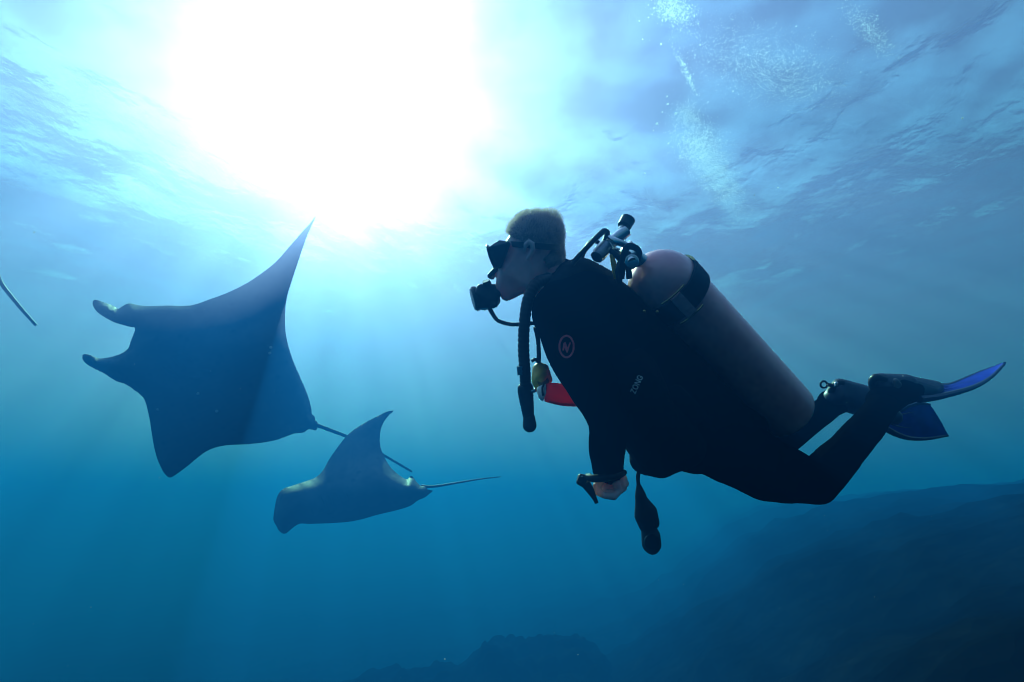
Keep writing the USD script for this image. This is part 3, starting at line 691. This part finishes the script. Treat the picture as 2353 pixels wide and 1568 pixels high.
part('end_cap', pxtube([(1253, 903, 1.23), (1246, 901, 1.23), (1238, 899, 1.23), (1234, 899, 1.23)], [20.5, 18.5, 12, 6], sides=20, n=5), white, ribbon)
part('cord', pxtube([(1250, 884, 1.215), (1246, 893, 1.205), (1248, 910, 1.205)], 2.6, sides=6, n=4), plastic, ribbon)
buckle_d = part('fold', pxtube([(1262, 923, 1.215), (1290, 929, 1.21), (1338, 930, 1.215)], 3.2, sides=6, n=4), red, ribbon)

comp = thing('dive_computer', 'black dive computer on the wrist of the diver with its strap end hanging down', 'dive computer', at(1345, 1105, 1.17))
part('housing', m3.Manifold.batch_hull([ball(1334, 1096, 1.18, 7), ball(1331, 1108, 1.17, 7), ball(1346, 1099, 1.20, 8), ball(1352, 1118, 1.19, 8), ball(1340, 1113, 1.17, 7), ball(1338, 1100, 1.22, 7)]).refine_to_length(0.006), plastic, comp)
part('strap', pxtube([(1348, 1096, 1.17), (1364, 1100, 1.155), (1390, 1098, 1.155), (1420, 1092, 1.165), (1434, 1086, 1.20)], [8, 9, 9, 9, 7], n=5), rubber, comp)
part('strap_end', pxtube([(1346, 1112, 1.17), (1357, 1128, 1.165), (1366, 1145, 1.165), (1371, 1156, 1.165)], [11, 9, 5.5, 4.5], sides=10, n=5), rubber, comp)
part('screen', revolve([(0, 0.010), (0.002, 0.010), (0.003, 0.008)], at(1338, 1104, 1.166), -FWD + RIGHT * -0.3, 20), plain('screen_glass', (0.02, 0.03, 0.03), 0.1), comp)
part('button', hull((1356, 1092, 1.165, 4)), chrome, comp)

gauge = thing('gauge_console', 'black gauge console hanging by a short strap below the vest', 'gauge', at(1490, 1200, 1.34))
part('strap', pxtube([(1470, 1075, 1.33), (1466, 1095, 1.34), (1467, 1115, 1.34), (1470, 1128, 1.34)], [5, 4.5, 4.5, 8], sides=10, n=4), webbing, gauge)
lo_ = [hull((1468, 1118, 1.34, 6), (1472, 1140, 1.34, 13), (1474, 1150, 1.34, 14)), hull((1474, 1150, 1.34, 14), (1478, 1186, 1.34, 20), (1492, 1176, 1.34, 18)), hull((1478, 1186, 1.34, 20), (1492, 1176, 1.34, 18), (1486, 1208, 1.34, 18), (1497, 1200, 1.34, 18))]
gh = part('housing', blend(lo_, 0.008, 6), rubber, gauge, smooth=True)
gb = part('housing', blend([hull((1490, 1212, 1.34, 17), (1496, 1232, 1.34, 21), (1497, 1250, 1.34, 22)), hull((1498, 1256, 1.34, 18), (1497, 1250, 1.34, 21))], 0.008, 6), rubber, gauge, smooth=True)
part('dial', revolve([(0, 0.019), (0.003, 0.019), (0.004, 0.016)], at(1497, 1244, 1.317), -FWD, 24), plain('dial_glass', (0.015, 0.016, 0.018), 0.2), gb)

# ------------------------------------------------------------------ swim fins
blue_fin = material('blue_fin', {'geo': ('geometry', {}), 'n': ('noise_texture', {'scale': 14.0, 'detail': 4.0}), 'r': ('rgb_ramp', {'ramp': [(0.3, (0.001, 0.008, 0.20)), (0.7, (0.002, 0.016, 0.36))]}),
                                 'p': ('principled_bsdf', {'roughness': 0.5, 'specular_ior_level': 0.08})}, [('geo.position', 'n.vector'), ('n.fac', 'r.fac'), ('r.color', 'p.base_color')], surface='p.BSDF')
FINS = 'pair of blue swim fins'
fin = thing('swim_fin', 'blue swim fin on the nearer foot, its blade curving up to a point', 'swim fin', at(2080, 890, 1.9), FINS)
part('foot_pocket', blend([hull((2024, 878, 1.84, 20), (2030, 900, 1.83, 26), (2080, 884, 1.90, 24), (2085, 900, 1.90, 24)), hull((2080, 884, 1.90, 22), (2085, 900, 1.90, 24), (2148, 892, 2.0, 17), (2130, 900, 1.96, 22))], 0.012, 8), plain('fin_rubber', (0.008, 0.010, 0.03), 0.4), fin, smooth=True)
bm, A, B, S = loft([(2112, 918, 1.86), (2161, 911, 1.92), (2234, 891, 2.03), (2276, 868, 2.12), (2306, 839, 2.20)], [(2110, 876, 2.02), (2150, 884, 2.10), (2185, 884, 2.18), (2250, 857, 2.30), (2309, 834, 2.40)], 0.010, 8, 12)
part('blade', bm, blue_fin, fin, smooth=40)
for E in (A, B):
    part('rail', tube(E, np.linspace(0.014, 0.005, len(E)), sides=8, n=1), plain('fin_rail', (0.006, 0.010, 0.06), 0.3), fin)
for c_ in (4, 7):
    part('rib', tube(S[2:-3, c_], np.linspace(0.010, 0.004, len(S) - 5), sides=8, n=1), blue_fin, fin)
part('heel_strap', pxtube([(2035, 872, 1.80), (2012, 868, 1.80), (2005, 882, 1.83), (2014, 905, 1.86), (2036, 912, 1.90)], [7, 9, 9, 8, 7], sides=10, n=5), rubber, fin)
part('strap_buckle', hull((2058, 876, 1.80, 6), (2058, 892, 1.80, 6), (2064, 884, 1.80, 7)), plain('buckle_grey', (0.10, 0.10, 0.10), 0.4), fin)
fin = thing('swim_fin', 'blue swim fin on the farther foot, its broad ribbed blade hanging down', 'swim fin', at(2050, 950, 2.15), FINS)
part('foot_pocket', blend([hull((1930, 888, 2.02, 18), (1918, 915, 2.0, 24), (1985, 905, 2.08, 20), (1985, 935, 2.06, 24)), hull((1985, 905, 2.08, 20), (1985, 935, 2.06, 24), (2050, 958, 2.13, 20))], 0.012, 8), plain('fin_rubber_far', (0.008, 0.014, 0.04), 0.4), fin, smooth=True)
bm, A, B, S = loft([(2020, 976, 2.04), (2057, 997, 2.08), (2090, 1007, 2.13), (2130, 1008, 2.20), (2177, 1001, 2.28)], [(2030, 946, 2.14), (2062, 944, 2.17), (2085, 933, 2.20), (2109, 927, 2.24), (2135, 930, 2.28)], 0.010, 8, 14)
part('blade', bm, blue_fin, fin, smooth=40)
for E in (A, B):
    part('rail', tube(E, np.linspace(0.014, 0.006, len(E)), sides=8, n=1), '/World/Looks/fin_rail', fin)
for c_ in (4, 7, 10):
    part('rib', tube(S[3:, c_], np.linspace(0.008, 0.004, len(S) - 3), sides=8, n=1), '/World/Looks/fin_rail', fin)
part('heel_strap', pxtube([(1940, 880, 1.96), (1924, 880, 1.97), (1912, 894, 1.98), (1908, 908, 2.0)], [6, 6, 7, 7], sides=10, n=5), rubber, fin)
lp_ = [(1893 + 7.5 * math.cos(a), 884 + 7.5 * math.sin(a), 1.96) for a in np.linspace(0.2, 2 * math.pi - 0.2, 14)]
part('pull_loop', join(pxtube(lp_, 2.3, sides=8, n=3), pxtube([(1901, 884, 1.96), (1914, 886, 1.96), (1926, 884, 1.96)], [4, 5, 5], sides=8, n=3)), rubber, fin)
part('strap_buckle', hull((1922, 881, 1.945, 4), (1920, 887, 1.945, 4)), chrome, fin)

# ------------------------------------------------------------------ bubbles and drifting specks
bubble = material('bubble', {'f': ('fresnel', {'IOR': 1.33}), 't': ('transparent_bsdf', {'color': (1, 1, 1)}), 'g': ('glossy_bsdf', {'color': (1, 1, 1), 'roughness': 0.05}), 'd': ('translucent_bsdf', {'color': (0.82, 0.92, 1.0)}),
                             'm': ('mix_closure', {}), 'k': ('mix_closure', {'fac': 0.75})},
                  [('f.fac', 'm.fac'), ('t.BSDF', 'm.closure1'), ('g.BSDF', 'm.closure2'), ('m.closure', 'k.closure1'), ('d.BSDF', 'k.closure2')], surface='k.closure')
rng = np.random.default_rng(12)
specks = [(395, 710, 9), (400, 765, 12), (460, 835, 14), (320, 910, 14), (405, 1055, 9), (230, 1275, 9), (190, 155, 10), (215, 290, 8), (350, 325, 11), (1210, 1380, 8), (560, 575, 12), (525, 470, 8), (540, 530, 9), (580, 610, 8), (600, 660, 7), (612, 695, 7), (300, 60, 12), (360, 150, 9), (620, 1170, 8), (360, 825, 8), (295, 960, 8), (258, 130, 8)]
for k, (zx, zy, s) in enumerate(specks):
    px_, py_, d_ = (2300 + zx * 0.5102) / 1.632, zy * 0.5102 / 1.632, 4.2 + 0.5 * rng.random()
    r_ = s * 0.17 * d_ / F * 1.25
    m = trimesh.creation.icosphere(2, r_); m.vertices *= [1.0, 1.0, 0.8 + 0.3 * rng.random()]
    c_ = at(px_, py_, d_)
    where, grp = ('small bubble in the slanting string high above the head of the diver', 'string of bubbles') if zx in (560, 525, 540, 580, 600, 612) else \
        ('pale bubble near the top edge above the diver', 'bubbles near the top edge') if zy < 400 else \
        ('lone bubble in the blue water above the tank', 'lone bubble') if zx > 1000 else ('bright bubble in the loose cluster above the tank valve', 'cluster of bright bubbles')
    path = thing('air_bubble', where, 'bubble', c_, grp)
    part('film', trimesh.Trimesh(m.vertices + c_, m.faces), bubble, path, smooth=True)


def swarm(name, pts, radii, mat, label, category):
    path = numbered('/World', name)
    pi = UsdGeom.PointInstancer.Define(stage, path)
    usdkit.mesh(stage, path + '/prototype', trimesh.creation.icosphere(1, 1.0), mat, smooth=True)
    pi.CreatePrototypesRel().SetTargets([Sdf.Path(path + '/prototype')])
    pi.CreateProtoIndicesAttr(Vt.IntArray.FromNumpy(np.zeros(len(pts), np.int32)))
    pi.CreatePositionsAttr(Vt.Vec3fArray.FromNumpy(np.asarray(pts, np.float32)))
    pi.CreateScalesAttr(Vt.Vec3fArray.FromNumpy(np.repeat(np.asarray(radii, np.float32)[:, None], 3, 1)))
    tag(pi.GetPrim(), label=label, category=category, kind='stuff')


cl, cr_ = [], []
for cx, cy, sx_, sy_, tilt, n_ in [(1612, 345, 42, 26, 0.9, 1500), (1655, 420, 50, 22, 1.0, 1400), (1548, 20, 28, 18, 0.6, 500), (1770, 160, 90, 40, 0.3, 900), (2000, 70, 40, 14, 0.8, 180), (1580, 265, 16, 14, 0.9, 250), (1580, 175, 5, 30, -0.4, 120)]:
    g = rng.normal(0, 1, (n_ * 4, 2)) * [sx_, sy_]; c1, s1 = math.cos(tilt), math.sin(tilt)
    for a, b in zip(cx + g[:, 0] * c1 - g[:, 1] * s1, cy + g[:, 0] * s1 + g[:, 1] * c1):
        dr = ray(a, b)
        if dr[2] < 0.15:
            continue
        d_ = (SURF - 0.35 - rng.exponential(0.25)) / dr[2]
        if 2 < d_ < 14:
            cl.append(dr * d_); cr_.append(rng.lognormal(-5.9, 0.45))
swarm('bubble_cloud', cl, cr_, bubble, 'pale clouds of fine bubbles hanging just under the sea surface at upper right', 'bubbles')
pt = [ray(*rng.uniform([0, 0], [2353, 1568])) * rng.uniform(1.2, 6) ** 1.0 for _ in range(130)]
speck = material('speck', {'d': ('diffuse_bsdf', {'color': (0.8, 0.8, 0.78)}), 't': ('translucent_bsdf', {'color': (0.9, 0.9, 0.88)}), 'm': ('mix_closure', {'fac': 0.65})}, [('d.BSDF', 'm.closure1'), ('t.BSDF', 'm.closure2')], surface='m.closure')
pt = [p_ for p_ in pt if p_[2] > ground(p_[0], p_[1]) + 0.3 and p_[2] < 5]
swarm('drifting_specks', pt, rng.uniform(0.0006, 0.0018, len(pt)), speck, 'tiny pale specks of plankton drifting through the water', 'plankton')
